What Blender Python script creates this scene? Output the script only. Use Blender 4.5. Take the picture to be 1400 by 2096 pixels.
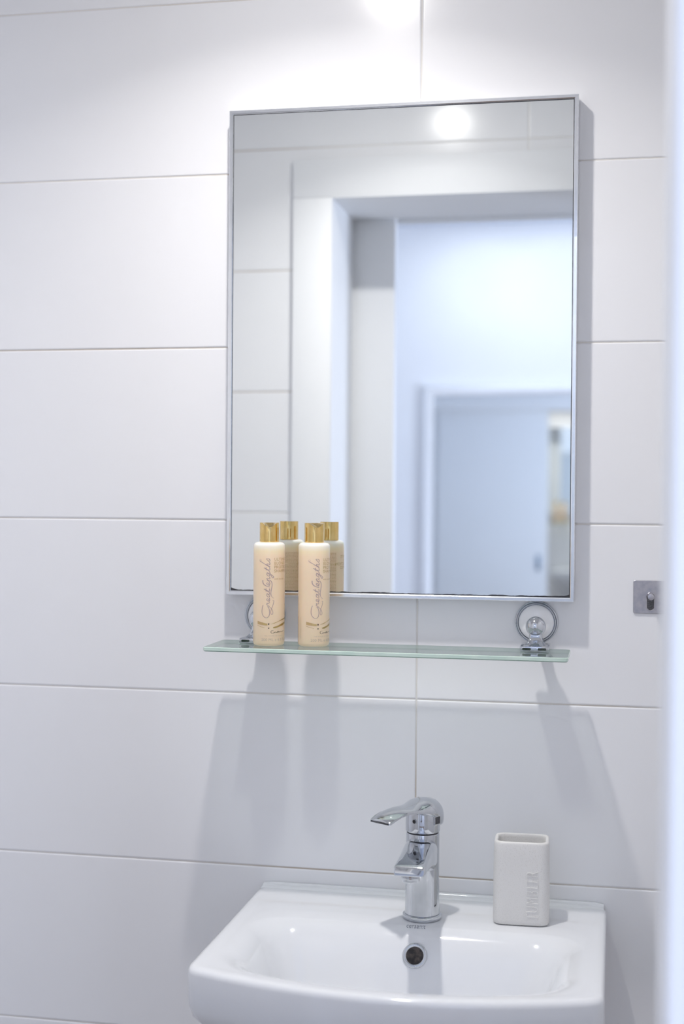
import bpy, bmesh, math, random
from mathutils import Vector, Matrix
random.seed(7)
for o in list(bpy.data.objects): bpy.data.objects.remove(o, do_unlink=True)
SC = bpy.context.scene
COL = SC.collection
PI = math.pi

# ------------------------------------------------------------------ camera
cam_d = bpy.data.cameras.new('camera')
cam = bpy.data.objects.new('camera', cam_d); COL.objects.link(cam)
R_ = Vector((0.98054905, 0.19612721, 0.00759503)); U_ = Vector((-0.0099003, 0.0107762, 0.99989292)); F_ = R_.cross(U_) * -1
F_ = Vector((-0.19602437, 0.98051925, -0.01250831))
M = Matrix((R_, U_, -F_)).transposed().to_4x4()
M.translation = Vector((0.25298, -1.94546, 1.42090))
cam.matrix_world = M
cam_d.sensor_fit = 'VERTICAL'; cam_d.sensor_height = 36; cam_d.sensor_width = 24
cam_d.lens = 2819.25 / 2096 * 36
cam_d.clip_start = 0.02
cam_d.dof.use_dof = True; cam_d.dof.focus_distance = 1.87; cam_d.dof.aperture_fstop = 2.8
SC.camera = cam

# ------------------------------------------------------------------ world, colour, light levels
SC.view_settings.view_transform = 'Standard'; SC.view_settings.look = 'None'
SC.view_settings.exposure = 0.38; SC.view_settings.gamma = 1.0; SC.view_settings.use_curve_mapping = False
SC.cycles.max_bounces = 16; SC.cycles.glossy_bounces = 12; SC.cycles.diffuse_bounces = 8
SC.cycles.transmission_bounces = 12; SC.cycles.transparent_max_bounces = 24
SC.cycles.sample_clamp_indirect = 3.0
try: SC.cycles.use_denoising = True
except Exception: pass
w = bpy.data.worlds.new('world'); SC.world = w; w.use_nodes = True
w.node_tree.nodes['Background'].inputs[0].default_value = (0.70, 0.82, 1.0, 1)
w.node_tree.nodes['Background'].inputs[1].default_value = 1.0

LAMP = Vector((-0.138, -0.45, 2.305))
def area(name, loc, rot, sx, sy, power, col, shape='RECTANGLE'):
    l = bpy.data.lights.new(name, 'AREA'); l.shape = shape; l.size = sx
    if shape in ('RECTANGLE', 'ELLIPSE'): l.size_y = sy
    l.energy = power; l.color = col
    o = bpy.data.objects.new(name, l); COL.objects.link(o); o.location = loc; o.rotation_euler = rot
    return o
LAMP_POWER = 3.2
LAMP_WIDE_POWER = 1.7
LAMP_SPREAD = math.radians(130)
DAY_POWER = 49
SPOT_POWER = 1.6
area('daylight', (1.885, -2.9, 1.45), (0, PI / 2, 0), 1.35, 1.3, DAY_POWER, (0.73, 0.81, 1.0))

# ------------------------------------------------------------------ materials
def mat(name, base, rough=0.5, metal=0.0, **kw):
    m = bpy.data.materials.new(name); m.use_nodes = True
    b = m.node_tree.nodes['Principled BSDF']
    b.inputs['Base Color'].default_value = (*base, 1); b.inputs['Roughness'].default_value = rough
    b.inputs['Metallic'].default_value = metal
    for k, v in kw.items(): b.inputs[k.replace('_', ' ')].default_value = v
    return m
def N(m, t, **kw):
    n = m.node_tree.nodes.new(t)
    for k, v in kw.items(): setattr(n, k, v)
    return n
def L(m, a, b): m.node_tree.links.new(a, b)
def noise_col(m, c1, c2, scale, lo=0.4, hi=0.6, detail=4, bump=0.0, bscale=None, dist=0.001):
    t = N(m, 'ShaderNodeTexCoord'); n = N(m, 'ShaderNodeTexNoise'); n.inputs['Scale'].default_value = scale; n.inputs['Detail'].default_value = detail
    L(m, t.outputs['Object'], n.inputs['Vector'])
    r = N(m, 'ShaderNodeValToRGB'); r.color_ramp.elements[0].position = lo; r.color_ramp.elements[1].position = hi
    r.color_ramp.elements[0].color = (*c1, 1); r.color_ramp.elements[1].color = (*c2, 1)
    L(m, n.outputs['Fac'], r.inputs['Fac'])
    b = m.node_tree.nodes['Principled BSDF']; L(m, r.outputs['Color'], b.inputs['Base Color'])
    if bump:
        n2 = N(m, 'ShaderNodeTexNoise'); n2.inputs['Scale'].default_value = bscale or scale; n2.inputs['Detail'].default_value = 2
        L(m, t.outputs['Object'], n2.inputs['Vector'])
        bp = N(m, 'ShaderNodeBump'); bp.inputs['Strength'].default_value = bump; bp.inputs['Distance'].default_value = dist
        L(m, n2.outputs['Fac'], bp.inputs['Height']); L(m, bp.outputs['Normal'], b.inputs['Normal'])
    return m
TILE = noise_col(mat('white_glazed_tile', (.80, .80, .81), 0.21), (.85, .852, .87), (.862, .865, .882), 3, bump=0.06, bscale=7, dist=0.0004)
GROUT = noise_col(mat('beige_grout', (.6, .55, .5), 0.8), (.52, .45, .38), (.76, .74, .71), 1.6, 0.36, 0.5, bump=0.3, bscale=300)
PAINT = noise_col(mat('white_wall_paint', (.86, .87, .89), 0.5), (.855, .865, .885), (.865, .875, .895), 5, bump=0.05, bscale=200)
TRIM = noise_col(mat('white_lacquered_trim', (.82, .83, .85), 0.5), (.815, .825, .845), (.825, .835, .855), 2)
CEIL = noise_col(mat('white_ceiling_paint', (.78, .79, .80), 0.6), (.86, .865, .875), (.87, .875, .885), 5)
FLOOR = noise_col(mat('grey_floor_tile', (.36, .35, .35), 0.35), (.33, .32, .32), (.40, .39, .38), 9)
WOOD = noise_col(mat('brown_laminate_floor', (.2, .13, .09), 0.4), (.17, .11, .07), (.26, .18, .12), 6)
CER = noise_col(mat('white_glazed_ceramic', (.80, .815, .84), 0.09, Coat_Weight=0.4, Coat_Roughness=0.04), (.795, .81, .835), (.805, .82, .845), 3)
CERW = noise_col(mat('white_porcelain_dome', (.93, .93, .94), 0.12), (.925, .925, .935), (.935, .935, .945), 3)
STONE = noise_col(mat('speckled_off_white_stoneware', (.73, .72, .70), 0.6), (.66, .65, .63), (.745, .735, .72), 900, 0.30, 0.42, detail=1, bump=0.2, bscale=700, dist=0.0005)
STONEIN = noise_col(mat('glazed_stoneware_rim', (.75, .74, .72), 0.3), (.73, .72, .70), (.77, .76, .74), 60)
CHROME = noise_col(mat('polished_chrome', (.60, .62, .65), 0.05, 1.0), (.58, .60, .63), (.63, .65, .68), 40, detail=2)
ALU = noise_col(mat('brushed_silver_frame', (.88, .90, .93), 0.16, 1.0), (.86, .88, .91), (.90, .92, .95), 50)
SILV = noise_col(mat('silver_white_moulding', (.93, .94, .96), 0.22, 0.15), (.92, .93, .95), (.94, .95, .97), 20)
DARKGAP = noise_col(mat('black_sealant_and_gap_shade', (.03, .03, .035), 0.5), (.02, .02, .025), (.05, .05, .055), 90)
RUB = noise_col(mat('dark_green_rubber', (.03, .045, .035), 0.4), (.02, .035, .025), (.04, .055, .045), 90)
AER = noise_col(mat('dark_grey_aerator_mesh', (.10, .10, .11), 0.5, 0.6), (.07, .07, .075), (.14, .14, .15), 900)
HOLE = noise_col(mat('dark_brown_mottled_hole', (.03, .022, .02), 0.5), (.012, .010, .010), (.10, .075, .065), 160, 0.4, 0.75)
STEEL = noise_col(mat('mottled_stainless_steel', (.50, .49, .52), 0.36, 1.0), (.42, .42, .47), (.56, .54, .56), 130, 0.3, 0.7)
GOLD = noise_col(mat('polished_gold', (.80, .56, .22), 0.07, 1.0), (.77, .53, .19), (.84, .60, .26), 60)
GOLDP = noise_col(mat('gold_print', (.62, .45, .17), 0.28, 0.85), (.52, .37, .12), (.68, .50, .22), 130)
MAUVE = noise_col(mat('mauve_grey_print', (.47, .36, .34), 0.5), (.45, .34, .32), (.50, .39, .37), 90)
BROWNP = noise_col(mat('brown_print', (.58, .39, .18), 0.5), (.55, .37, .16), (.61, .42, .20), 90)
BLACKP = noise_col(mat('near_black_print', (.05, .035, .02), 0.5), (.04, .03, .015), (.07, .05, .03), 90)
PALEP = noise_col(mat('pale_grey_gold_print', (.60, .50, .38), 0.4), (.58, .48, .36), (.63, .53, .41), 90)
GREYP = noise_col(mat('grey_blue_print', (.17, .20, .25), 0.5), (.15, .18, .23), (.2, .23, .28), 90)
HANDLE = noise_col(mat('blue_grey_metal', (.30, .38, .48), 0.35, 0.5), (.28, .36, .46), (.33, .41, .51), 40)
GEDGE = noise_col(mat('green_glass_edge', (.60, .74, .66), 0.12), (.57, .72, .64), (.64, .77, .69), 30)

GDARK = noise_col(mat('dark_green_glass_arris', (.20, .32, .26), 0.15), (.18, .30, .24), (.23, .35, .29), 30)
MIRR = mat('mirror_silvering', (.90, .925, .925), 0.0, 1.0)
t = N(MIRR, 'ShaderNodeTexCoord'); n = N(MIRR, 'ShaderNodeTexNoise'); n.inputs['Scale'].default_value = 3
L(MIRR, t.outputs['Object'], n.inputs['Vector'])
r = N(MIRR, 'ShaderNodeValToRGB'); r.color_ramp.elements[0].color = (.895, .922, .922, 1); r.color_ramp.elements[1].color = (.905, .93, .928, 1)
L(MIRR, n.outputs['Fac'], r.inputs['Fac']); L(MIRR, r.outputs['Color'], MIRR.node_tree.nodes['Principled BSDF'].inputs['Base Color'])

def glass_mat():
    m = bpy.data.materials.new('pale_green_glass'); m.use_nodes = True
    nt = m.node_tree; nt.nodes.remove(nt.nodes['Principled BSDF']); out = nt.nodes['Material Output']
    tr = N(m, 'ShaderNodeBsdfTransparent'); gl = N(m, 'ShaderNodeBsdfGlossy'); gl.inputs['Roughness'].default_value = 0.03
    df = N(m, 'ShaderNodeBsdfTranslucent'); df.inputs['Color'].default_value = (.86, .94, .90, 1)
    fr = N(m, 'ShaderNodeFresnel'); ge = N(m, 'ShaderNodeNewGeometry'); io = N(m, 'ShaderNodeMapRange')
    io.inputs['To Min'].default_value = 1.5; io.inputs['To Max'].default_value = 1 / 1.5   # both faces of the thin pane reflect alike
    L(m, ge.outputs['Backfacing'], io.inputs['Value']); L(m, io.outputs[0], fr.inputs['IOR'])
    t = N(m, 'ShaderNodeTexCoord'); n = N(m, 'ShaderNodeTexNoise'); n.inputs['Scale'].default_value = 8
    L(m, t.outputs['Object'], n.inputs['Vector'])
    rp = N(m, 'ShaderNodeValToRGB'); rp.color_ramp.elements[0].color = (.925, .96, .945, 1); rp.color_ramp.elements[1].color = (.935, .97, .955, 1)
    L(m, n.outputs['Fac'], rp.inputs['Fac']); L(m, rp.outputs['Color'], tr.inputs['Color'])
    m0 = N(m, 'ShaderNodeMixShader'); m0.inputs[0].default_value = 0.36
    L(m, tr.outputs[0], m0.inputs[1]); L(m, df.outputs[0], m0.inputs[2])
    mx = N(m, 'ShaderNodeMixShader'); L(m, fr.outputs[0], mx.inputs[0]); L(m, m0.outputs[0], mx.inputs[1]); L(m, gl.outputs[0], mx.inputs[2])
    L(m, mx.outputs[0], out.inputs[0]); return m
GLASS = glass_mat()

def bottle_mat():
    m = mat('cream_translucent_plastic', (.9, .76, .58), 0.28, Subsurface_Weight=0.35, Subsurface_Scale=0.012)
    m.node_tree.nodes['Principled BSDF'].inputs['Subsurface Radius'].default_value = (1.0, .7, .4)
    t = N(m, 'ShaderNodeTexCoord'); s = N(m, 'ShaderNodeSeparateXYZ'); L(m, t.outputs['Object'], s.inputs[0])
    n = N(m, 'ShaderNodeTexNoise'); n.inputs['Scale'].default_value = 25; L(m, t.outputs['Object'], n.inputs['Vector'])
    a = N(m, 'ShaderNodeMath', operation='MULTIPLY_ADD'); L(m, n.outputs['Fac'], a.inputs[0]); a.inputs[1].default_value = 0.004; L(m, s.outputs['Z'], a.inputs[2])
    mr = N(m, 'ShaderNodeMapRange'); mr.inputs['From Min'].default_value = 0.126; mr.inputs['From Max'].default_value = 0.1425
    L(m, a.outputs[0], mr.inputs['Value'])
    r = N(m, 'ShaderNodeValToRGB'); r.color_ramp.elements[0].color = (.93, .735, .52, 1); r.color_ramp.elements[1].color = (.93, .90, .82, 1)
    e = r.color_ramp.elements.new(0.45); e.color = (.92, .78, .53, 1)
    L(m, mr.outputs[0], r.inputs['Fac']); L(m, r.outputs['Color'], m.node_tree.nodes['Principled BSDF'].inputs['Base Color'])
    return m
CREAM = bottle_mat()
def emis(name, col, s):
    m = bpy.data.materials.new(name); m.use_nodes = True; nt = m.node_tree
    b = nt.nodes['Principled BSDF']; b.inputs['Base Color'].default_value = (.8, .8, .8, 1)
    b.inputs['Emission Color'].default_value = (*col, 1); b.inputs['Emission Strength'].default_value = s
    return m
LAMPM = emis('lit_lamp_diffuser', (1, .97, .92), 14)

# ------------------------------------------------------------------ mesh helpers
def obj(name, bm, m, parent=None, smooth=True, ang=35, loc=None):
    me = bpy.data.meshes.new(name); bmesh.ops.recalc_face_normals(bm, faces=bm.faces); bm.to_mesh(me); bm.free()
    for mm in (m if isinstance(m, (list, tuple)) else [m]): me.materials.append(mm)
    o = bpy.data.objects.new(name, me); COL.objects.link(o)
    if smooth:
        for p in me.polygons: p.use_smooth = True
        try: me.set_sharp_from_angle(angle=math.radians(ang))
        except Exception: pass
    if parent: o.parent = parent
    if loc is not None: o.location = loc
    return o
def thing(name, label, cat, loc=(0, 0, 0), rz=0, group=None):
    o = bpy.data.objects.new(name, None); COL.objects.link(o); o.location = loc; o.rotation_euler = (0, 0, rz)
    o.empty_display_size = 0.05
    o['label'] = label; o['category'] = cat
    if group: o['group'] = group
    return o
def struct(o, label=None):
    o['kind'] = 'structure'
    if label: o['label'] = label
    return o
def box(bm, x0, x1, y0, y1, z0, z1, bev=0, seg=2, mi=0):
    r = bmesh.ops.create_cube(bm, size=1)
    for v in r['verts']: v.co = Vector(((x0 + x1) / 2 + v.co.x * (x1 - x0), (y0 + y1) / 2 + v.co.y * (y1 - y0), (z0 + z1) / 2 + v.co.z * (z1 - z0)))
    fs = {f for v in r['verts'] for f in v.link_faces}
    for f in fs: f.material_index = mi
    if bev:
        es = {e for v in r['verts'] for e in v.link_edges}
        rr = bmesh.ops.bevel(bm, geom=list(es), offset=bev, segments=seg, affect='EDGES', profile=0.5)
        for f in rr['faces']: f.material_index = mi
def rings(bm, rs, cap0=True, cap1=True, mi=0, closed=True):
    vr = [[bm.verts.new(p) for p in r] for r in rs]; n = len(vr[0])
    for a, b in zip(vr, vr[1:]):
        for i in range(n if closed else n - 1):
            f = bm.faces.new((a[i], a[(i + 1) % n], b[(i + 1) % n], b[i])); f.material_index = mi
    if cap0: bm.faces.new(vr[0]).material_index = mi
    if cap1: bm.faces.new(vr[-1][::-1]).material_index = mi
    return vr
def lathe(bm, prof, n=48, c=(0, 0, 0), axis='z', cap0=True, cap1=True, mi=0):
    rs = []
    for r, h in prof:
        ring = []
        for i in range(n):
            a = 2 * PI * i / n; x, y = r * math.cos(a), r * math.sin(a)
            if axis == 'z': p = (x, y, h)
            elif axis == '-y': p = (x, -h, y)
            ring.append(Vector(p) + Vector(c))
        rs.append(ring)
    return rings(bm, rs, cap0, cap1, mi)
def rr(x0, x1, y0, y1, r, z, ns=10, nc=6, bow=0.0):
    """rounded rectangle ring; y0 = front (minus), y1 = back. bow pushes the front out."""
    pts = []
    def lin(a, b, n): return [a + (b - a) * i / n for i in range(n)]
    for i in range(ns): pts.append((x0 + r + (x1 - x0 - 2 * r) * i / ns, y0))
    for i in range(nc): a = -PI / 2 + PI / 2 * i / nc; pts.append((x1 - r + r * math.cos(a), y0 + r + r * math.sin(a)))
    for i in range(ns): pts.append((x1, y0 + r + (y1 - y0 - 2 * r) * i / ns))
    for i in range(nc): a = PI / 2 * i / nc; pts.append((x1 - r + r * math.cos(a), y1 - r + r * math.sin(a)))
    for i in range(ns): pts.append((x1 - r - (x1 - x0 - 2 * r) * i / ns, y1))
    for i in range(nc): a = PI / 2 + PI / 2 * i / nc; pts.append((x0 + r + r * math.cos(a), y1 - r + r * math.sin(a)))
    for i in range(ns): pts.append((x0, y1 - r - (y1 - y0 - 2 * r) * i / ns))
    for i in range(nc): a = PI + PI / 2 * i / nc; pts.append((x0 + r + r * math.cos(a), y0 + r + r * math.sin(a)))
    out = []
    hw = (x1 - x0) / 2; cx = (x0 + x1) / 2
    for x, y in pts:
        if bow:
            k = max(0.0, 1 - ((x - cx) / hw) ** 2); wgt = max(0.0, min(1.0, (y1 - y) / (y1 - y0))) ** 2
            y = y - bow * k * wgt
        out.append(Vector((x, y, z)))
    return out
def text2d(body, size, extrude=0.0, bevel=0.0, space=1.0, res=3, off=0.0):
    c = bpy.data.curves.new('txt', 'FONT'); c.body = body; c.size = size; c.extrude = extrude; c.bevel_depth = bevel
    c.space_character = space; c.offset = off; c.resolution_u = res; c.bevel_resolution = 1
    o = bpy.data.objects.new('txt', c); COL.objects.link(o)
    bpy.context.view_layer.update()
    dg = bpy.context.evaluated_depsgraph_get(); me = bpy.data.meshes.new_from_object(o.evaluated_get(dg))
    vs = [v.co.copy() for v in me.vertices]; fs = [list(p.vertices) for p in me.polygons]
    bpy.data.objects.remove(o, do_unlink=True); bpy.data.curves.remove(c); bpy.data.meshes.remove(me)
    return vs, fs
def add_mesh(bm, vs, fs, f, mi=0):
    bv = [bm.verts.new(f(v)) for v in vs]
    for q in fs:
        try: bm.faces.new([bv[i] for i in q]).material_index = mi
        except ValueError: pass

# ------------------------------------------------------------------ tiled walls
TH, TW = 0.2525, 0.7525
def tiled(name, axis, pos, facing, lo, hi, z0, z1, joint, holes=(), thick=0.12, zoff=2.14):
    """axis 'x': wall runs along x at y=pos, its face looking to facing (+1/-1)."""
    bm = bmesh.new(); g = 0.0022; d = 0.0014
    cs = [joint + k * TW for k in range(-6, 7)]; zs = [zoff - k * TH for k in range(-2, 10)]
    def P(a, dep, z): return (a, pos - facing * dep, z) if axis == 'x' else (pos - facing * dep, a, z)
    def quad(pts, mi): 
        f = bm.faces.new([bm.verts.new(P(*p)) for p in pts]); f.material_index = mi
    cells = []
    for c in cs:
        a0, a1 = max(lo, c), min(hi, c + TW)
        if a1 - a0 < 0.004: continue
        for z in zs:
            b0, b1 = max(z0, z - TH), min(z1, z)
            if b1 - b0 < 0.004: continue
            cells.append([a0 + (g / 2 if a0 == c else 0), a1 - (g / 2 if a1 == c + TW else 0), b0 + (g / 2 if b0 == z - TH else 0), b1 - (g / 2 if b1 == z else 0)])
    def sub(c, h):
        a0, a1, b0, b1 = c; x0, x1, y0, y1 = h
        if a1 <= x0 or a0 >= x1 or b1 <= y0 or b0 >= y1: return [c]
        o = []
        if a0 < x0: o.append([a0, x0, b0, b1])
        if a1 > x1: o.append([x1, a1, b0, b1])
        m0, m1 = max(a0, x0), min(a1, x1)
        if b1 > y1: o.append([m0, m1, y1, b1])
        if b0 < y0: o.append([m0, m1, b0, y0])
        return o
    for h in holes: cells = [q for c in cells for q in sub(c, h)]
    rnd = random.Random(len(name))
    for a0, a1, b0, b1 in cells:
        e = 0.0022; j = [rnd.uniform(0, 0.00003) for _ in range(4)]
        prof = [(0.0, d + .003), (0.0, 0.0009), (e * .18, 0.00048), (e * .45, 0.00018), (e * .75, 0.00004), (e, 0.0)]
        rs = [[(a0 + q, dd, b0 + q), (a1 - q, dd, b0 + q), (a1 - q, dd, b1 - q), (a0 + q, dd, b1 - q)] for q, dd in prof]
        vr = [[bm.verts.new(P(p[0], p[1] + j[k], p[2])) for k, p in enumerate(r)] for r in rs]
        for A, B in zip(vr, vr[1:]):
            for i in range(4): bm.faces.new((A[i], A[(i + 1) % 4], B[(i + 1) % 4], B[i])).material_index = 0
        bm.faces.new(vr[-1]).material_index = 0
    # grout body as solid pieces around the holes
    base = [[lo, hi, z0, z1]]
    for h in holes: base = [q for c in base for q in sub(c, h)]
    for a0, a1, b0, b1 in base:
        y0, y1 = sorted((pos - facing * d, pos - facing * thick))
        if axis == 'x': box(bm, a0, a1, y0, y1, b0, b1, mi=1)
        else: box(bm, y0, y1, a0, a1, b0, b1, mi=1)
    return struct(obj(name, bm, [TILE, GROUT], smooth=False))

XL, XR = -0.95, 0.62           # bathroom side walls
DY = -0.90                     # door wall, bathroom face
DT = 0.20                      # door wall thickness
OX0, OX1, OZ = -0.330, 0.2875, 2.033   # door opening
BC = 2.34                      # bathroom ceiling
HC, HY = 2.70, -4.60           # hall ceiling, far wall
HX0, HX1 = -1.7, 1.9

tiled('wall_front', 'x', 0.0, -1, XL, XR, 0.0, BC, -0.0257 - TW)
tiled('wall_back', 'x', DY, 1, XL, XR, 0.0, BC, 0.071 - TW, holes=[(OX0, OX1, -1, OZ)], thick=DT - 0.002)
tiled('wall_left', 'y', XL, 1, DY, 0.0, 0.0, BC, -0.5)
tiled('wall_right', 'y', XR, -1, DY, 0.0, 0.0, BC, -0.5)
def slab(name, m, *b, label=None):
    bm = bmesh.new(); box(bm, *b); return struct(obj(name, bm, m, smooth=False), label)
slab('floor', FLOOR, XL - .12, XR + .12, DY - .0, .12, -0.1, 0)
slab('ceiling', CEIL, XL - .12, XR + .12, DY - DT, .12, BC, BC + .06)
# hall side
bm = bmesh.new()
yf, yb = DY - DT, DY - DT + 0.0019
for b in ((HX0, OX0, 0, HC), (OX1, HX1, 0, HC), (OX0, OX1, OZ, HC)): box(bm, b[0], b[1], DY - DT - .004, yb, b[2], b[3])
for b in ((HX0, XL - .12, 0, HC), (XR + .12, HX1, 0, HC)): box(bm, b[0], b[1], yb, DY - .02, b[2], b[3])
struct(obj('wall_hall_side', bm, PAINT, smooth=False))
slab('wall_far', PAINT, HX0, HX1, HY - .12, HY, 0, HC)
slab('wall_hall_left', PAINT, HX0 - .12, HX0, HY, DY - DT, 0, HC)
bm = bmesh.new()
WY0, WY1, WZ0, WZ1 = -3.6, -2.2, 0.75, 2.15
box(bm, HX1, HX1 + .12, HY, WY0, 0, HC); box(bm, HX1, HX1 + .12, WY1, DY - DT, 0, HC)
box(bm, HX1, HX1 + .12, WY0, WY1, 0, WZ0); box(bm, HX1, HX1 + .12, WY0, WY1, WZ1, HC)
struct(obj('wall_hall_right', bm, PAINT, smooth=False))
bm = bmesh.new()
for a, b, c, d in ((WY0, WY0 + .05, WZ0, WZ1), (WY1 - .05, WY1, WZ0, WZ1), (WY0, WY1, WZ0, WZ0 + .05), (WY0, WY1, WZ1 - .05, WZ1), (-2.925, -2.875, WZ0, WZ1)):
    box(bm, HX1 + .04, HX1 + .09, a, b, c, d, 0.004)
win = struct(obj('window_1', bm, TRIM), 'white framed hall window letting in daylight')
slab('floor', WOOD, HX0 - .12, HX1 + .12, HY - .12, DY, -0.1, 0)
HCEIL = noise_col(mat('hall_ceiling_shade_colour', (.62, .66, .74), 0.6), (.61, .65, .73), (.63, .67, .75), 5)  # blue-grey puts the ceiling's dim indirect light into its colour
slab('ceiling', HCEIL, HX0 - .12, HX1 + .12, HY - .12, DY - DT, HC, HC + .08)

# door casing (bathroom side), jamb lining
CW, CT = 0.081, 0.0165
bm = bmesh.new()
box(bm, OX0 - CW, OX0, DY, DY + CT, 0, OZ, 0.0012)
box(bm, OX1, OX1 + CW, DY, DY + CT, 0, OZ, 0.0012)
struct(obj('trim_1', bm, TRIM), 'white vertical casing boards at the sides of the doorway')
bm = bmesh.new(); box(bm, OX0 - CW, OX1 + CW, DY, DY + CT, OZ + .0006, OZ + .080, 0.0012)
struct(obj('trim_2', bm, TRIM), 'white head board across the top of the doorway')
bm = bmesh.new()
box(bm, OX0 - .0005, OX0 + .002, DY - DT - .006, DY + .0168, 0, OZ); box(bm, OX1 - .002, OX1 + .0005, DY - DT - .006, DY + .0168, 0, OZ)
box(bm, OX0 + .002, OX1 - .002, DY - DT - .006, DY + .0168, OZ - .002, OZ + .0004)
struct(obj('trim_3', bm, TRIM, smooth=False), 'white lining of the door reveal')

# sliding door on the hall side
bm = bmesh.new(); DX1 = -0.236
box(bm, -1.02, DX1, DY - DT - .062, DY - DT - .024, 0.012, 2.062, 0.0015)
door = struct(obj('door_1', bm, TRIM), 'white sliding door panel half across the doorway')
bm = bmesh.new()
hx, hz = -0.298, 0.945
box(bm, hx - .017, hx + .017, DY - DT - .0655, DY - DT - .060, hz - .055, hz + .055, 0.002)
box(bm, hx - .011, hx + .011, DY - DT - .0665, DY - DT - .0650, hz - .045, hz + .045, 0.0005)
obj('handle', bm, HANDLE, door)['label'] = 'blue-grey recessed pull plate'
bm = bmesh.new(); box(bm, -1.05, 0.42, DY - DT - .090, DY - DT - .070, 2.033, 2.135, 0.001); box(bm, -1.05, 0.42, DY - DT - .071, DY - DT - .004, 2.095, 2.135)
struct(obj('trim_4', bm, TRIM), 'white rail cover above the sliding door')

# ------------------------------------------------------------------ lamps
def downlight(name, label, x, y, z, r, group=None):
    t = thing(name, label, 'lamp', (x, y, z), 0, group)
    bm = bmesh.new(); lathe(bm, [(r * 1.25, 0), (r * 1.25, -.004), (r * 1.12, -.008), (r, -.008), (r, 0)], 40)
    obj('rim', bm, CHROME, t)
    bm = bmesh.new(); lathe(bm, [(r * .99, -.001), (r * .99, -.006), (r * .9, -.0065)], 40)
    obj('diffuser', bm, LAMPM, t)
    return t
t = thing('ceiling_lamp', 'round surface-mounted ceiling lamp above the washbasin', 'lamp', (LAMP.x, LAMP.y, BC))
bm = bmesh.new(); lathe(bm, [(.045, 0), (.045, -.010), (.040, -.020), (.031, -.022), (.0305, -.002)], 48)
obj('rim', bm, CHROME, t)
bm = bmesh.new(); lathe(bm, [(.0300, -.003), (.0300, -.022)] + [(.0300 * math.cos(a), -.022 - .0115 * math.sin(a)) for a in (.3, .6, .9, 1.2, 1.45)], 48)
obj('diffuser', bm, LAMPM, t)
la = area('lamp_light', (LAMP.x, LAMP.y, LAMP.z), (0, 0, 0), .055, .055, LAMP_POWER, (1, .965, .93), 'DISK'); la.data.spread = LAMP_SPREAD
area('lamp_wide_light', (LAMP.x, LAMP.y, LAMP.z - .0003), (0, 0, 0), .055, .055, LAMP_WIDE_POWER, (1, .965, .93), 'DISK')
for x, lb in ((-0.42, 'left'), (-0.02, 'right')):
    downlight('recessed_spotlight', 'small recessed ceiling spotlight before the far hall wall, %s of the pair' % lb, x, HY + .42, HC, .030, 'hall ceiling spotlights')
    area('spot_light', (x, HY + .42, HC - .009), (0, 0, 0), .05, .05, SPOT_POWER, (.90, .95, 1.0), 'DISK')

# ------------------------------------------------------------------ bathroom mirror
MX0, MX1, MZ0, MZ1, MD = -0.3005, 0.1957, 1.2755, 1.9725, 0.027
t = thing('wall_mirror', 'rectangular mirror in a thin silver frame above the glass shelf', 'mirror', ((MX0 + MX1) / 2, 0, MZ0))
cx = (MX0 + MX1) / 2
def frame_profile(bm, x0, x1, z0, z1, prof, y=lambda d: -d):
    """prof: (inset, depth) list swept round a rectangle."""
    rs = [[Vector((x0 + i - 0, y(d), z0 + i)), Vector((x1 - i, y(d), z0 + i)), Vector((x1 - i, y(d), z1 - i)), Vector((x0 + i, y(d), z1 - i))] for i, d in prof]
    rings(bm, rs, False, False)
bm = bmesh.new()
frame_profile(bm, MX0 - cx, MX1 - cx, 0, MZ1 - MZ0, [(0.004, 0.001), (0, 0.001), (0, MD - .001), (.0008, MD), (.0045, MD), (.0055, MD - .0008), (.0055, MD - .0035), (.0055, 0.02)])
obj('frame', bm, ALU, t, ang=30)
bm = bmesh.new()
frame_profile(bm, MX0 - cx, MX1 - cx, 0, MZ1 - MZ0, [(.0054, MD - .0026), (.0068, MD - .0022), (.0068, MD - .004)])
obj('gasket', bm, DARKGAP, t, ang=30)['label'] = 'thin black sealing line'
bm = bmesh.new(); box(bm, MX0 - cx + .005, MX1 - cx - .005, -(MD - .0025), -.003, .005, MZ1 - MZ0 - .005)
obj('mirror_glass', bm, MIRR, t, smooth=False)
bm = bmesh.new()   # black corrosion along the lower edge
rnd = random.Random(3)
W_ = (MX1 - MX0) / 2 - .0068; prev = None; h = .0006
for i in range(241):
    x = -W_ + 2 * W_ * i / 240; e = min(x + W_, W_ - x)
    h = max(.00012, min(.0011, h + rnd.uniform(-.0004, .0004)))
    hh = h + .0022 * max(0, 1 - e / .007) + .0008 * max(0, 1 - e / .022)
    a, b = bm.verts.new((x, -(MD - .0023), .0066)), bm.verts.new((x, -(MD - .0023), .0069 + hh))
    if prev: bm.faces.new((prev[0], a, b, prev[1]))
    prev = (a, b)
obj('edge_corrosion', bm, DARKGAP, t, smooth=False)['label'] = 'dark corroded silvering along the bottom edge'

# ------------------------------------------------------------------ hall mirror
t = thing('hall_mirror', 'large silver-framed mirror on the far hall wall, seen in the bathroom mirror', 'mirror', (-.2, HY, 0.3))
bm = bmesh.new(); hx0, hx1, hz1 = -.455, .455, 1.642
prof = [(0, 0.001), (0, .018), (.006, .03), (.018, .038), (.030, .034), (.040, .022), (.046, .020), (.050, .014)]
frame_profile(bm, hx0, hx1, 0, hz1, prof, y=lambda d: d)
obj('frame', bm, SILV, t, ang=60)
bm = bmesh.new(); box(bm, hx0 + .045, hx1 - .045, .003, .015, .045, hz1 - .045)
obj('mirror_glass', bm, MIRR, t, smooth=False)

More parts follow.
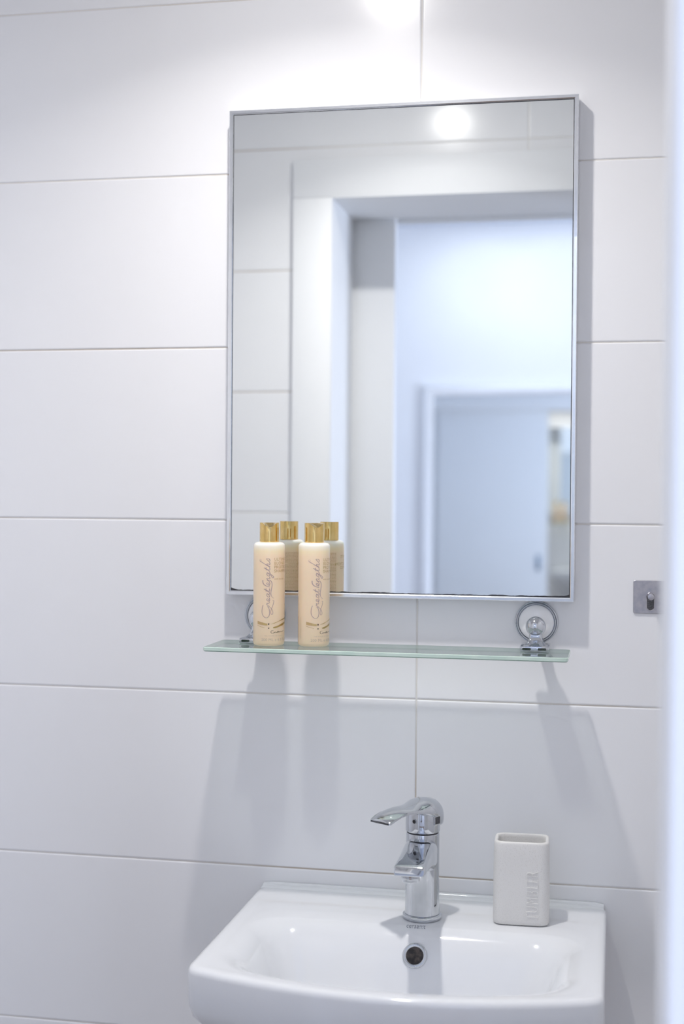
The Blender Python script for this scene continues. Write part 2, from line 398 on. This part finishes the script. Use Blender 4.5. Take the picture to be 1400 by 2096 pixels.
# ------------------------------------------------------------------ glass shelf with brackets
SX0, SX1, SYB, SYF, SZ = -.3025, .192, -.0335, -.1355, 1.211
sc = (SX0 + SX1) / 2
bm = bmesh.new()
hw = (SX1 - SX0) / 2
def srr(i, z): return rr(-hw + i, hw - i, SYF + i, SYB - i, .005, z, 4, 5)
vr = rings(bm, [srr(.0012, -.006), srr(0, -.0048), srr(0, -.0007), srr(.0007, 0)], True, True)
bm.normal_update()
for f in bm.faces:
    if abs(f.normal.z) < 0.9 and len(f.verts) == 4: f.material_index = 2 if f.calc_center_median().z < -.005 else 1
t = obj('glass_shelf', bm, [GLASS, GEDGE, GDARK], None, smooth=False, loc=(sc, 0, SZ))
t['label'] = 'narrow pale green glass shelf below the mirror'; t['category'] = 'shelf'
def bracket(xw, label):
    bx = 0.0
    zc = 1.2445 - SZ
    t = thing('shelf_bracket', label, 'bracket', (xw, 0, SZ), 0, 'chrome brackets of the glass shelf')
    c = (bx, 0, zc)
    def RB(prof, m, name, par, n=56):
        bm = bmesh.new(); lathe(bm, prof, n, c, '-y', False, False); return obj(name, bm, m, par, ang=50)
    p = [(.0300, .0005)]
    def bead(r0, r1, d0, h, k=6):
        return [((r0 + r1) / 2 - (r1 - r0) / 2 * -math.cos(PI * i / k), d0 + h * math.sin(PI * i / k)) for i in range(k + 1)]
    prof = [(.0302, .0005), (.0302, .0025)] + bead(.0272, .0302, .0030, .0028) + bead(.0250, .0275, .0048, .0032) + [(.0240, .006), (.0240, .003)]
    ring = RB(prof, CHROME, 'rosette', t)
    dome = [(.0246 * math.cos(a), .0062 + .0085 * math.sin(a)) for a in [PI / 2 * i / 10 for i in range(10)]] + [(.0004, .0147)]
    RB(dome, CERW, 'rosette_dome', ring)['label'] = 'white porcelain dome'
    # stem + ball
    bm = bmesh.new()
    lathe(bm, [(.0095, .012), (.0075, .018), (.007, .026), (.0075, .034)], 32, c, '-y', False, False)
    bc = Vector((bx + .0015, -.046, zc - .002))
    r = bmesh.ops.create_uvsphere(bm, u_segments=32, v_segments=20, radius=.0138)
    for v in r['verts']: v.co += bc
    obj('ball_joint', bm, CHROME, t, ang=60)
    # neck flaring to the clamp foot
    bm = bmesh.new(); rs = []
    zt = bc.z - .0095
    for k in range(13):
        q = k / 12; z = zt + (.0045 - zt) * q
        hw_ = .0086 + .0105 * q ** 2.8; y_f = bc.y - .0070 - .020 * q ** 2.6; y_b = bc.y + .0065 + .001 * q
        rs.append(rr(bc.x - hw_, bc.x + hw_, y_f, y_b, .003, z, 3, 4))
    rings(bm, rs, True, True)
    obj('neck', bm, CHROME, t, ang=40)
    bm = bmesh.new()
    xa, xb = bc.x - .0195, bc.x + .0195
    box(bm, xa, xb, -.0785, -.028, 0.0002, .0074, .0012, 2)
    box(bm, xa + .003, xb - .003, -.070, -.028, -.0095, -.0062, .001, 2)
    box(bm, xa + .004, xb - .004, -.034, -.026, -.009, .005, .001, 2)
    foot = obj('clamp_foot', bm, CHROME, t, ang=40)
    for s in (-1, 1):
        bm = bmesh.new(); rs = []
        for yy, i in ((-.0788, .0004), (-.0790, 0), (-.0790, .0006)):
            pts = rr(bc.x + s * .0103 - .0057 + i, bc.x + s * .0103 + .0057 - i, +.0022 + i, .0056 - i, .0012, 0, 3, 4)
            rs.append([Vector((q.x, yy, q.y)) for q in pts])
        rings(bm, rs, True, True)
        obj('rubber_pad', bm, RUB, foot, ang=40)
bracket(-.2485, 'round chrome and white shelf bracket half hidden behind the shampoo bottle')
bracket(.1435, 'round chrome and white shelf bracket in full view under the mirror corner')

# ------------------------------------------------------------------ shampoo bottles
BR = 0.0219
def smooth_line(pts, k=6):
    out = []
    n = len(pts)
    for i in range(n - 1):
        p0 = pts[max(i - 1, 0)]; p1 = pts[i]; p2 = pts[i + 1]; p3 = pts[min(i + 2, n - 1)]
        for j in range(k):
            t_ = j / k
            out.append(tuple(0.5 * ((2 * b) + (-a + c) * t_ + (2 * a - 5 * b + 4 * c - d) * t_ ** 2 + (-a + 3 * b - 3 * c + d) * t_ ** 3) for a, b, c, d in zip(p0, p1, p2, p3)))
    out.append(pts[-1]); return out
def ribbon(bm, pts, wd, f):
    """pts 2D; wd width (m); f maps 2D -> 3D."""
    pts = [Vector(p) for p in pts]; prev = None; n = len(pts)
    for i, p in enumerate(pts):
        d = (pts[min(i + 1, n - 1)] - pts[max(i - 1, 0)])
        if d.length < 1e-9: continue
        d.normalize(); nn = Vector((-d.y, d.x)); w2 = wd * 0.78 * (0.55 + 0.65 * abs(d.y))
        a, b = bm.verts.new(f(p + nn * w2)), bm.verts.new(f(p - nn * w2))
        if prev: bm.faces.new((prev[0], prev[1], b, a))
        prev = (a, b)
LET = {
 'r': ([[(0, 0), (.25, .95), (.38, .78), (.62, .88), (.55, .35), (.85, .05)]], .9),
 'e': ([[(0, .1), (.5, .5), (.48, .92), (.2, .85), (.1, .35), (.35, 0), (.8, .12)]], .85),
 'a': ([[(.62, .8), (.32, .98), (.05, .5), (.2, .03), (.48, .3), (.7, .95), (.6, .2), (.75, 0), (1, .15)]], 1.0),
 't': ([[(0, .1), (.45, 1.9), (.2, .3), (.35, 0), (.75, .12)], [(.05, 1.15), (.62, 1.25)]], .8),
 'n': ([[(0, .1), (.2, .92), (.08, .02), (.3, .75), (.52, .95), (.6, .6), (.5, .1), (.72, 0), (.95, .15)]], 1.0),
 'g': ([[(.62, .8), (.32, .98), (.05, .5), (.2, .03), (.48, .3), (.7, .95), (.4, -.7), (.05, -1.25), (-.15, -.95), (.4, -.3), (1, .15)]], 1.05),
 'h': ([[(0, .1), (.75, 2.9), (.72, 3.0), (.1, .0), (.32, .78), (.56, .92), (.58, .5), (.5, .08), (.75, 0), (.95, .12)]], 1.0),
 's': ([[(0, .1), (.48, 1.1), (.62, .5), (.55, .1), (.2, -.02)]], .7),
}
PXM = 1 / 1511.0
def cylmap(th0, z0, off):
    """2D (s to the right, z up) -> point on the bottle surface"""
    def f(p):
        th = th0 + p[0] / BR
        return Vector(((BR + off) * math.sin(th), -(BR + off) * math.cos(th), z0 + p[1]))
    return f
Z_REF = 0.143  # shoulder height; photo row 1106.5
def pz(Y): return 0.143 - (Y - 1106.5) * PXM * 1.0
def ps(X): 
    q = max(-1, min(1, (X - 550) / 33.3)); return math.asin(q) * BR
def make_bottle():
    t = thing('shampoo_bottle', 'x', 'bottle')
    bm = bmesh.new()
    prof = [(.0005, .0015), (.0175, .0012), (.0190, 0), (.0203, .0007), (.0213, .0020), (BR, .0048), (BR, .05), (BR, .10), (BR, .1375), (BR - .0006, .1402), (BR - .0024, .1422), (BR - .005, .1431), (.0140, .1434), (.0120, .1434), (.0120, .147)]
    lathe(bm, prof, 72, cap0=True, cap1=True)
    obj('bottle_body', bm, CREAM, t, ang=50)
    # disc-top cap with a scooped front
    bm = bmesh.new(); CR = .0136; CH = .0268; nb = 56
    def top(x, y):
        q = max(0.0, -(y) / CR); sx = max(0.0, 1 - (x / (.0100)) ** 2)
        return CH - .0062 * sx * max(0, (q - .05) / .95) ** .8
    rs = []
    for rr_, h in ((.0132, 0), (CR, .0006), (CR, .012)):
        rs.append([Vector((rr_ * math.cos(2 * PI * i / nb), rr_ * math.sin(2 * PI * i / nb), .1436 + h)) for i in range(nb)])
    for k_, inset in ((1, 0), (.985, .0003), (.9, 0), (.75, 0), (.55, 0), (.3, 0), (.08, 0)):
        ring = []
        for i in range(nb):
            a = 2 * PI * i / nb; x, y = CR * k_ * math.cos(a), CR * k_ * math.sin(a)
            ring.append(Vector((x, y, .1436 + top(x, y) - (0.0004 if k_ == 1 else 0))))
        rs.append(ring)
    rings(bm, rs, True, True)
    obj('cap', bm, GOLD, t, ang=28)['label'] = 'polished gold flip cap'
    # script lettering reading upwards
    bm = bmesh.new()
    def SP(p):   # photo pixel -> (s, z)
        return (ps(p[0]), pz(p[1]))
    f = cylmap(0, 0, .00012)
    def stroke(pp, wd): ribbon(bm, smooth_line([SP(p) for p in pp], 5), wd, f)
    c2 = lambda x, y: (x / 15.55 + 510, y / 15.55 + 1205)
    c1 = lambda x, y: (x / 15.55 + 510, y / 15.55 + 1120)
    stroke([c2(*q) for q in ((430, 490), (400, 600), (395, 740), (440, 850), (530, 905), (610, 860), (640, 760), (630, 640), (605, 570), (560, 530))], .00050)
    stroke([c2(*q) for q in ((590, 540), (650, 560), (700, 600), (745, 690), (745, 775), (705, 795), (680, 720), (705, 600), (755, 470), (775, 350), (735, 345))], .00042)
    stroke([c2(*q) for q in ((690, 170), (720, 230), (775, 265))], .00035)
    stroke([c1(*q) for q in ((415, 1005), (420, 1080), (460, 1150), (540, 1195), (640, 1225))], .00075)
    stroke([c1(*q) for q in ((640, 1000), (700, 1060), (715, 1160), (700, 1280), (680, 1400), (685, 1500))], .00060)
    def word(s, y0, y1):
        tot = sum(LET[c][1] for c in s); ka = (y0 - y1) / tot; kb = 6.4; a = 0
        for c in s:
            for st in LET[c][0]:
                # text runs upwards, letters' up points to the left
                stroke([(551.2 - b * kb, y0 - (a + u + b * .12) * ka) for u, b in st], .00052)
            a += LET[c][1]
    word('reat', 1239.5, 1201.5); word('engths', 1196.5, 1139.5)
    circ = [(531.5 + 1.6 * math.cos(q), 1143 + 1.6 * math.sin(q)) for q in [2 * PI * i / 10 for i in range(11)]]
    stroke(circ, .00022)
    obj('script_lettering', bm, MAUVE, t, smooth=False)['label'] = 'mauve-grey handwriting logo reading upwards'
    # product name in gold capitals
    bm = bmesh.new()
    for k, s in enumerate(('ULTIMATE', 'BLOND', 'PROTECTION', 'SHAMPOO')):
        vs, fs = text2d(s, .0058, space=1.08); add_mesh(bm, vs, fs, cylmap(ps(560) / BR, pz(1144 + 8.1 * k), .00012))
    vs, fs = text2d('with keratin', .0036); add_mesh(bm, vs, fs, cylmap(ps(560) / BR, pz(1183.5), .00012), 1)
    obj('name_lettering', bm, [GOLDP, BROWNP], t, smooth=False)
    # gold band and signature
    bm = bmesh.new()
    def strip(top_, bot, n=24, mi=0):
        prev = None
        for i in range(n + 1):
            q = i / n
            def at(c):
                u = q * (len(c) - 1); j = min(int(u), len(c) - 2); w_ = u - j
                return (c[j][0] + (c[j + 1][0] - c[j][0]) * w_, c[j][1] + (c[j + 1][1] - c[j][1]) * w_)
            a, b = bm.verts.new(f(SP(c2(*at(top_))))), bm.verts.new(f(SP(c2(*at(bot)))))
            if prev: bm.faces.new((prev[0], prev[1], b, a)).material_index = mi
            prev = (a, b)
    strip([(255, 1010), (340, 1040), (430, 1062)], [(255, 1115), (340, 1132), (430, 1142)], mi=1)  # brown block paints the dark reflection in the gold
    strip([(430, 1062), (520, 1085), (575, 1090)], [(430, 1142), (520, 1150), (575, 1150)])
    strip([(250, 1148), (340, 1185), (480, 1222)], [(250, 1162), (340, 1200), (480, 1232)], mi=1)
    strip([(690, 1105), (800, 1065), (930, 1020), (1060, 955), (1135, 915)], [(690, 1112), (800, 1085), (930, 1032), (1060, 985), (1135, 965)])
    strip([(760, 1205), (850, 1180), (950, 1150), (1050, 1095), (1135, 1050)], [(760, 1240), (850, 1240), (950, 1200), (1050, 1165), (1135, 1120)])
    obj('gold_band', bm, [GOLDP, BROWNP], t, smooth=False)['label'] = 'metallic gold swoosh band'
    bm = bmesh.new()
    strip([(598, 1080), (634, 1080)], [(598, 1132), (634, 1132)], 2); strip([(598, 1222), (634, 1222)], [(598, 1255), (634, 1255)], 2)
    def st2(pp, wd): ribbon(bm, smooth_line([SP(c2(*q)) for q in pp], 4), wd, f)
    st2([(775, 1315), (720, 1318), (690, 1345), (695, 1385), (740, 1410), (780, 1395), (790, 1362), (820, 1385), (845, 1362), (880, 1388), (905, 1360), (925, 1335), (920, 1390), (955, 1345), (975, 1385), (1010, 1345), (1035, 1375), (1090, 1330)], .0003)
    obj('signature', bm, BLACKP, t, smooth=False)['label'] = 'dark handwritten signature and dots'
    bm = bmesh.new()
    rn = random.Random(5)      # barcode on the side of the bottle
    zz = 1262
    while zz < 1306:
        h_ = rn.uniform(.5, 1.7)
        fx = lambda th, Y: f((th * BR, pz(Y)))
        v = [bm.verts.new(fx(a, b)) for a, b in ((-1.72, zz), (-1.22, zz), (-1.22, zz + h_), (-1.72, zz + h_))]
        bm.faces.new(v); zz += h_ + rn.uniform(.5, 1.3)
    obj('barcode', bm, BLACKP, t, smooth=False)
    bm = bmesh.new()
    vs, fs = text2d('THE POWER OF BEAUTY', .0021, space=1.3); add_mesh(bm, vs, fs, cylmap(ps(540.5) / BR, pz(1301.8), .00012))
    vs, fs = text2d('200 ML e 6.8 FL.OZ', .0054, space=1.05); add_mesh(bm, vs, fs, cylmap(ps(534.5) / BR, pz(1311.5), .00012))
    obj('volume_lettering', bm, PALEP, t, smooth=False)
    # rows of small print at the back
    bm = bmesh.new(); rn = random.Random(11); z = .1255
    row = 0
    while z > .018:
        th = math.radians(112)
        end = math.radians(244 if row % 9 != 8 else rn.uniform(150, 225))
        if True:
            while th < end:
                wl = rn.uniform(.04, .15)
                te = min(th + wl, end); h_ = .0007
                n_ = 2; pr = None
                for i in range(n_ + 1):
                    aa = th + (te - th) * i / n_
                    a, b = bm.verts.new(f((aa * BR, z))), bm.verts.new(f((aa * BR, z - h_)))
                    if pr: bm.faces.new((pr[0], pr[1], b, a))
                    pr = (a, b)
                th = te + .022
        z -= .00205; row += 1
    sp = obj('small_print', bm, BROWNP, t, smooth=False)
    return t
def copy_tree(o, parent=None):
    c = o.copy(); COL.objects.link(c); c.parent = parent
    for ch in list(o.children): copy_tree(ch, c)
    return c
b1 = make_bottle()
b2 = copy_tree(b1)
b1.location = (-.2222, -.083, SZ); b1.rotation_euler = (0, 0, math.radians(14.5))
b2.location = (-.1598, -.0755, SZ); b2.rotation_euler = (0, 0, math.radians(29))
b1['label'] = 'cream shampoo bottle with gold cap, nearer the left end of the shelf'
b2['label'] = 'cream shampoo bottle with gold cap, the one showing its barcode edge on the right'
for b in (b1, b2): b['group'] = 'shampoo bottles on the glass shelf'

# ------------------------------------------------------------------ washbasin
BZ = 0.852
t = thing('washbasin', 'white ceramic wall-hung washbasin with bowed front edge', 'washbasin', (-0.0035, 0, 0.70))
HWB = .2475; FY = -.366; BOW = .050
def OUT(i, z, bow=BOW, r=.016): return rr(-HWB + i, HWB - i, FY + i, -.001 - min(i, .004), r, z, 18, 7, bow)
def BOWL(i, z, ib=None, r=.050, bow=.044):
    ib = i if ib is None else ib
    return rr(-.221 + i, .221 - i, -.349 + i * .8, -.142 - ib, max(r - i * .3, .02), z, 18, 7, bow)
def lerp(A, B, q, dz=0): return [a.lerp(b, q) + Vector((0, 0, dz)) for a, b in zip(A, B)]
z0 = -0.70
rs = [
    rr(-.105, .105, -.24, -.002, .05, .655 + z0, 18, 7, .02),
    rr(-.145, .145, -.28, -.0015, .05, .680 + z0, 18, 7, .03),
    rr(-.185, .185, -.318, -.0012, .045, .718 + z0, 18, 7, .04),
    rr(-.220, .220, -.345, -.001, .03, .757 + z0, 18, 7, .047),
    OUT(.013, .778 + z0), OUT(.004, .791 + z0), OUT(.0008, .802 + z0), OUT(0, .815 + z0), OUT(0, BZ - .008 + z0),
    OUT(.0006, BZ - .0045 + z0), OUT(.0022, BZ - .0018 + z0), OUT(.0050, BZ - .0004 + z0), OUT(.009, BZ + z0)]
O2 = OUT(.012, BZ + z0); B0 = BOWL(0, BZ - .0010 + z0)
for q, dz in ((.0, 0), (.25, 0), (.5, 0), (.75, -.0001)):
    rs.append(lerp(O2, B0, q, dz))
rs += [B0, BOWL(.006, BZ - .0022 + z0, .004), BOWL(.014, BZ - .0055 + z0, .010), BOWL(.023, BZ - .012 + z0, .018), BOWL(.031, BZ - .023 + z0, .027),
       BOWL(.039, BZ - .041 + z0, .038), BOWL(.047, BZ - .062 + z0, .047), BOWL(.050, BZ - .084 + z0, .058), BOWL(.068, BZ - .100 + z0, .072), BOWL(.092, BZ - .108 + z0, .088)]
bm = bmesh.new(); rings(bm, rs, True, True)
# raised back edge along the wall
bs = []
for x in [-HWB + .004 + (2 * HWB - .008) * i / 40 for i in range(41)]:
    ke = min(1.0, (x + HWB - .002) / .012, (HWB - .002 - x) / .012); ke = math.sqrt(max(.05, 1 - (1 - ke) ** 2))
    bs.append([Vector((x, y, BZ + z * (.72 if z > 0 else 1) * ke + z0)) for y, z in ((-.001, -.004), (-.001, .0062), (-.006, .0068), (-.0085, .0056), (-.0095, .003), (-.013, .0026), (-.0155, .0016), (-.019, .0002), (-.022, -.003))])
vr = [[bm.verts.new(p) for p in r] for r in bs]
for A, B in zip(vr, vr[1:]):
    for i in range(len(A) - 1): bm.faces.new((A[i], A[i + 1], B[i + 1], B[i]))
bm.faces.new(vr[0]); bm.faces.new(vr[-1][::-1])
basin = obj('basin_body', bm, CER, t, ang=55)
# overflow ring on the back wall of the bowl
oy, oz = -.1675, BZ - .0255
nrm = Vector((0, -.80, .60)).normalized()
up = Vector((1, 0, 0)).cross(nrm) * -1
def disc_lathe(bm, prof, c, n_, m=40, cap0=False, cap1=False):
    xx = Vector((1, 0, 0)); yy = n_.cross(xx)
    rings(bm, [[c + xx * (r * math.cos(2 * PI * i / m)) + yy * (r * math.sin(2 * PI * i / m)) + n_ * h for i in range(m)] for r, h in prof], cap0, cap1)
from mathutils.bvhtree import BVHTree
bv = BVHTree.FromPolygons([v.co for v in basin.data.vertices], [p.vertices for p in basin.data.polygons])
hit_, nrm, _i, _d = bv.ray_cast(Vector((.0035, -.30, BZ - .0335 - .70)), Vector((0, 1, .02)).normalized())
if nrm.y > 0: nrm = -nrm
nrm = Vector((0, nrm.y, nrm.z)).normalized(); print('overflow', hit_, nrm)
oc = hit_ + nrm * .0008
bm = bmesh.new(); disc_lathe(bm, [(.0164, -.005), (.0164, .0006), (.0154, .0018), (.0136, .0024), (.0119, .0018), (.0108, .0002), (.0106, -.004)], oc, nrm)
ovr = obj('overflow_ring', bm, CHROME, t, ang=60)
bm = bmesh.new(); disc_lathe(bm, [(.0110, .0004), (.0060, .0003), (.0004, .0002)], oc, nrm, cap1=True)  # flat dark mottled disc laid over the uncut bowl wall
obj('overflow_hole', bm, HOLE, ovr)['label'] = 'dark mottled opening'
bm = bmesh.new(); vs, fs = text2d('cersanit', .0072, space=1.1); wmx = max(v.x for v in vs)
def on_basin(v):
    x, y = v.x - wmx / 2 + .0005, -.1480 + v.y * 1.8
    h_, n_, _i, _d = bv.ray_cast(Vector((x, y, .5)), Vector((0, 0, -1)))
    return (h_ if h_ else Vector((x, y, BZ - .70))) + Vector((0, 0, .0002))
add_mesh(bm, vs, fs, on_basin)
obj('maker_lettering', bm, GREYP, t, smooth=False)
# drain
bm = bmesh.new(); lathe(bm, [(.030, .0), (.030, .002), (.026, .004), (.005, .005), (.0005, .005)], 40, (0.0035, -.22, BZ - .109 - .70))
obj('drain_cap', bm, CHROME, t)

# ------------------------------------------------------------------ mixer tap
FX, FYY = 0.0, -.1075
t = thing('mixer_tap', 'chrome single-lever mixer tap on the washbasin deck', 'tap', (FX, FYY, BZ))
bm = bmesh.new()
lathe(bm, [(.0250, -.0005), (.0262, .0008), (.0265, .0030), (.0262, .0052), (.0250, .0062), (.0228, .0062)], 64, cap0=True, cap1=True)
obj('base_ring', bm, CHROME, t, ang=40)
bm = bmesh.new()
lathe(bm, [(.0226, .0058), (.0236, .0072), (.0234, .010), (.0229, .03), (.0226, .06), (.0225, .09), (.0225, .1135), (.0221, .1152), (.0210, .1156)], 64)
# spout lofted out of the body
def sec(y, zc, hw_, hh, r, sk=0):
    pts = rr(-hw_, hw_, zc - hh, zc + hh, min(r, hh * .95, hw_ * .9), 0, 6, 6)
    return [Vector((p.x, y + sk * (p.y - zc), p.y)) for p in pts]
S = [(-.000, .086, .0210, .0240, .016, 0), (-.015, .088, .0214, .0225, .014, 0), (-.030, .0915, .0212, .0190, .0115, .1), (-.050, .0935, .0205, .0150, .0085, .2), (-.075, .0945, .0195, .0112, .0062, .35),
     (-.100, .0945, .0198, .0082, .0046, .5), (-.118, .0942, .0200, .0066, .0036, .6), (-.1215, .0942, .0196, .0058, .0032, .6), (-.1228, .0942, .0184, .0046, .0026, .6)]
rings(bm, [sec(*s) for s in S], True, True)
obj('spout_body', bm, CHROME, t, ang=35)
bm = bmesh.new(); lathe(bm, [(.0128, .0915), (.0128, .0850), (.0118, .0842), (.0118, .0790), (.0108, .0778), (.0098, .0778), (.0096, .0792)], 40, (0, -.1085, 0))
aer = obj('aerator', bm, CHROME, t, ang=40)
bm = bmesh.new(); lathe(bm, [(.0097, .0784), (.004, .0780), (.0004, .0779)], 32, (0, -.1085, 0))
obj('aerator_mesh', bm, AER, aer)
bm = bmesh.new(); lathe(bm, [(.0214, .1150), (.0214, .1172)], 48); obj('gap_shade_ring', bm, DARKGAP, t)['label'] = 'black gap ring under the lever'  # black colour stands for the shade inside the gap
# lever: hub + blade
AZ = math.radians(-31)          # lever turned to the left
bm = bmesh.new()
lathe(bm, [(.0215, .1168), (.0228, .1174), (.0233, .1190), (.0233, .128), (.0230, .140), (.0215, .150)], 56)
lev = obj('lever', bm, CHROME, t, ang=40)
bm = bmesh.new()
# sections along d: (t, z_top, z_bottom, halfwidth)
T = [(-.0262, .1420, .1290, .0080), (-.0255, .1480, .1235, .0125), (-.0225, .1545, .1215, .0185), (-.014, .1600, .1235, .0236), (-.002, .1622, .1320, .0248), (.010, .1612, .1400, .0236), (.020, .1585, .1435, .0208),
     (.030, .1568, .1470, .0192), (.040, .1568, .1495, .0186), (.052, .1570, .1508, .0186), (.066, .1556, .1503, .0188), (.078, .1524, .1480, .0186), (.085, .1494, .1456, .0182), (.0885, .1474, .1442, .0170), (.0895, .1462, .1445, .0155)]
dv = Vector((math.sin(AZ), -math.cos(AZ), 0)); sv = Vector((-dv.y, dv.x, 0))
rs = []
for tt, zt_, zb_, hw_ in T:
    zc = (zt_ + zb_) / 2; hh = (zt_ - zb_) / 2; ring = []
    for i in range(28):
        a = 2 * PI * i / 28; ca, sa = math.cos(a), math.sin(a)
        e = 0.62
        x = hw_ * math.copysign(abs(ca) ** e, ca); z = zc + hh * math.copysign(abs(sa) ** e, sa)
        z -= .24 * x * x / max(hw_, .01) * (1 if sa > -.2 else 0.3)
        ring.append(dv * tt + sv * x + Vector((0, 0, z)))
    rs.append(ring)
rings(bm, rs, True, True)
obj('lever_blade', bm, CHROME, lev, ang=50)
def side_disc(az, z, r, m, name, par, dep=.0232, ob=.0008, sq=False):
    n_ = Vector((math.sin(az), -math.cos(az), 0)); bm = bmesh.new(); xx = Vector((-n_.y, n_.x, 0)); c = n_ * dep + Vector((0, 0, z))
    if sq: base = [(-1, -1), (1, -1), (1.1, 1), (-1.1, 1)]
    else: base = [(math.cos(2 * PI * i / 24), math.sin(2 * PI * i / 24)) for i in range(24)]
    rings(bm, [[c + xx * (r * k * a) + Vector((0, 0, r * k * b)) + n_ * h for a, b in base] for k, h in ((1, -.002), (1, ob), (.75, ob * .9), (.65, 0))], False, True)
    return obj(name, bm, m, par)
side_disc(AZ + math.radians(10), .1335, .0034, CHROME, 'screw_socket', lev)
side_disc(AZ + math.radians(10), .1335, .0022, DARKGAP, 'screw_hole', lev, dep=.0236, ob=.0003)['label'] = 'dark hole of the grub screw'
side_disc(math.radians(62), .1345, .0058, CHROME, 'mark_frame', lev, dep=.0240, ob=.0004, sq=True)
side_disc(math.radians(62), .1345, .0046, AER, 'temperature_mark', lev, dep=.0243, ob=.0005, sq=True)['label'] = 'small dark square mark'

# ------------------------------------------------------------------ tumbler
t = thing('tumbler', 'off-white speckled stoneware tumbler standing right of the tap', 'tumbler', (.1318, -.0895, BZ), math.radians(2.0))
bm = bmesh.new(); hx_, hy_, TZ = .0372, .0280, .1105
def tr(i, z, r=.013, s=1.0): return rr((-hx_ + i) * s, (hx_ - i) * s, (-hy_ + i) * s, (hy_ - i) * s, max(r - i * .6, .004), z, 8, 7)
prof = [(.0030, .0), (.0012, .0007), (.0002, .0025), (0, .006), (.0002, .05), (.0006, .09), (.0008, TZ - .004), (.0012, TZ - .0018), (.0022, TZ - .0004), (.0036, TZ), (.0050, TZ - .0004), (.0059, TZ - .0018), (.0062, TZ - .005), (.0064, .06), (.007, .012), (.010, .0065)]
rings(bm, [tr(i, z) for i, z in prof], True, True)
for f in bm.faces: f.material_index = 1 if f.calc_center_median().z > TZ - .0012 else 0
obj('cup_body', bm, [STONE, STONEIN], t, ang=50)
bm = bmesh.new(); vs, fs = text2d('TUMBLER', .0235, extrude=.0010, bevel=.0001, space=1.22, off=-.0004)
wm = max(v.x for v in vs)
# reads upwards: text x -> +z, text y -> -x
add_mesh(bm, vs, fs, lambda v: Vector((.0228 - v.y, -hy_ + .0003 - v.z, .0085 + v.x * (.0645 / wm))))
obj('embossed_lettering', bm, STONE, t, ang=30)

# ------------------------------------------------------------------ wall hook
t = thing('wall_hook', 'square stainless steel adhesive hook on the tiles right of the mirror', 'hook', (.2985, 0, 1.283))
bm = bmesh.new(); P = .0228
rs = []
for yy, i in ((-.0002, 0), (-.0016, 0), (-.0022, .0006)):
    pts = rr(-P + i, P - i, -P + i, P - i, .0022, 0, 5, 4); rs.append([Vector((q.x, yy, q.y)) for q in pts])
rings(bm, rs, True, True)
# pressed slot rim
def stad(k, yy, hgt=.0068, wd=.0050, zc=-.0062):
    pts = []
    for i in range(24):
        a = 2 * PI * i / 24; x, z = wd * k * math.cos(a), wd * k * math.sin(a)
        z += hgt * (1 if math.sin(a) >= 0 else -1) ; pts.append(Vector((x + .0005, yy, z + zc)))
    return pts
rings(bm, [stad(1.25, -.0021), stad(1.12, -.0026), stad(1.0, -.0023)], False, False)
plate = obj('mounting_plate', bm, STEEL, t, ang=30)
bm = bmesh.new(); rings(bm, [stad(1.0, -.0022), stad(.9, -.00235)], False, True)
obj('slot', bm, AER, plate)['label'] = 'dark pressed slot'
bm = bmesh.new(); lathe(bm, [(.0043, .0022), (.0043, .0340), (.0040, .0346), (.0034, .0348), (.0004, .0348)], 32, (.0005, 0, .0022), '-y', True, True)
obj('peg', bm, STEEL, t, ang=30)
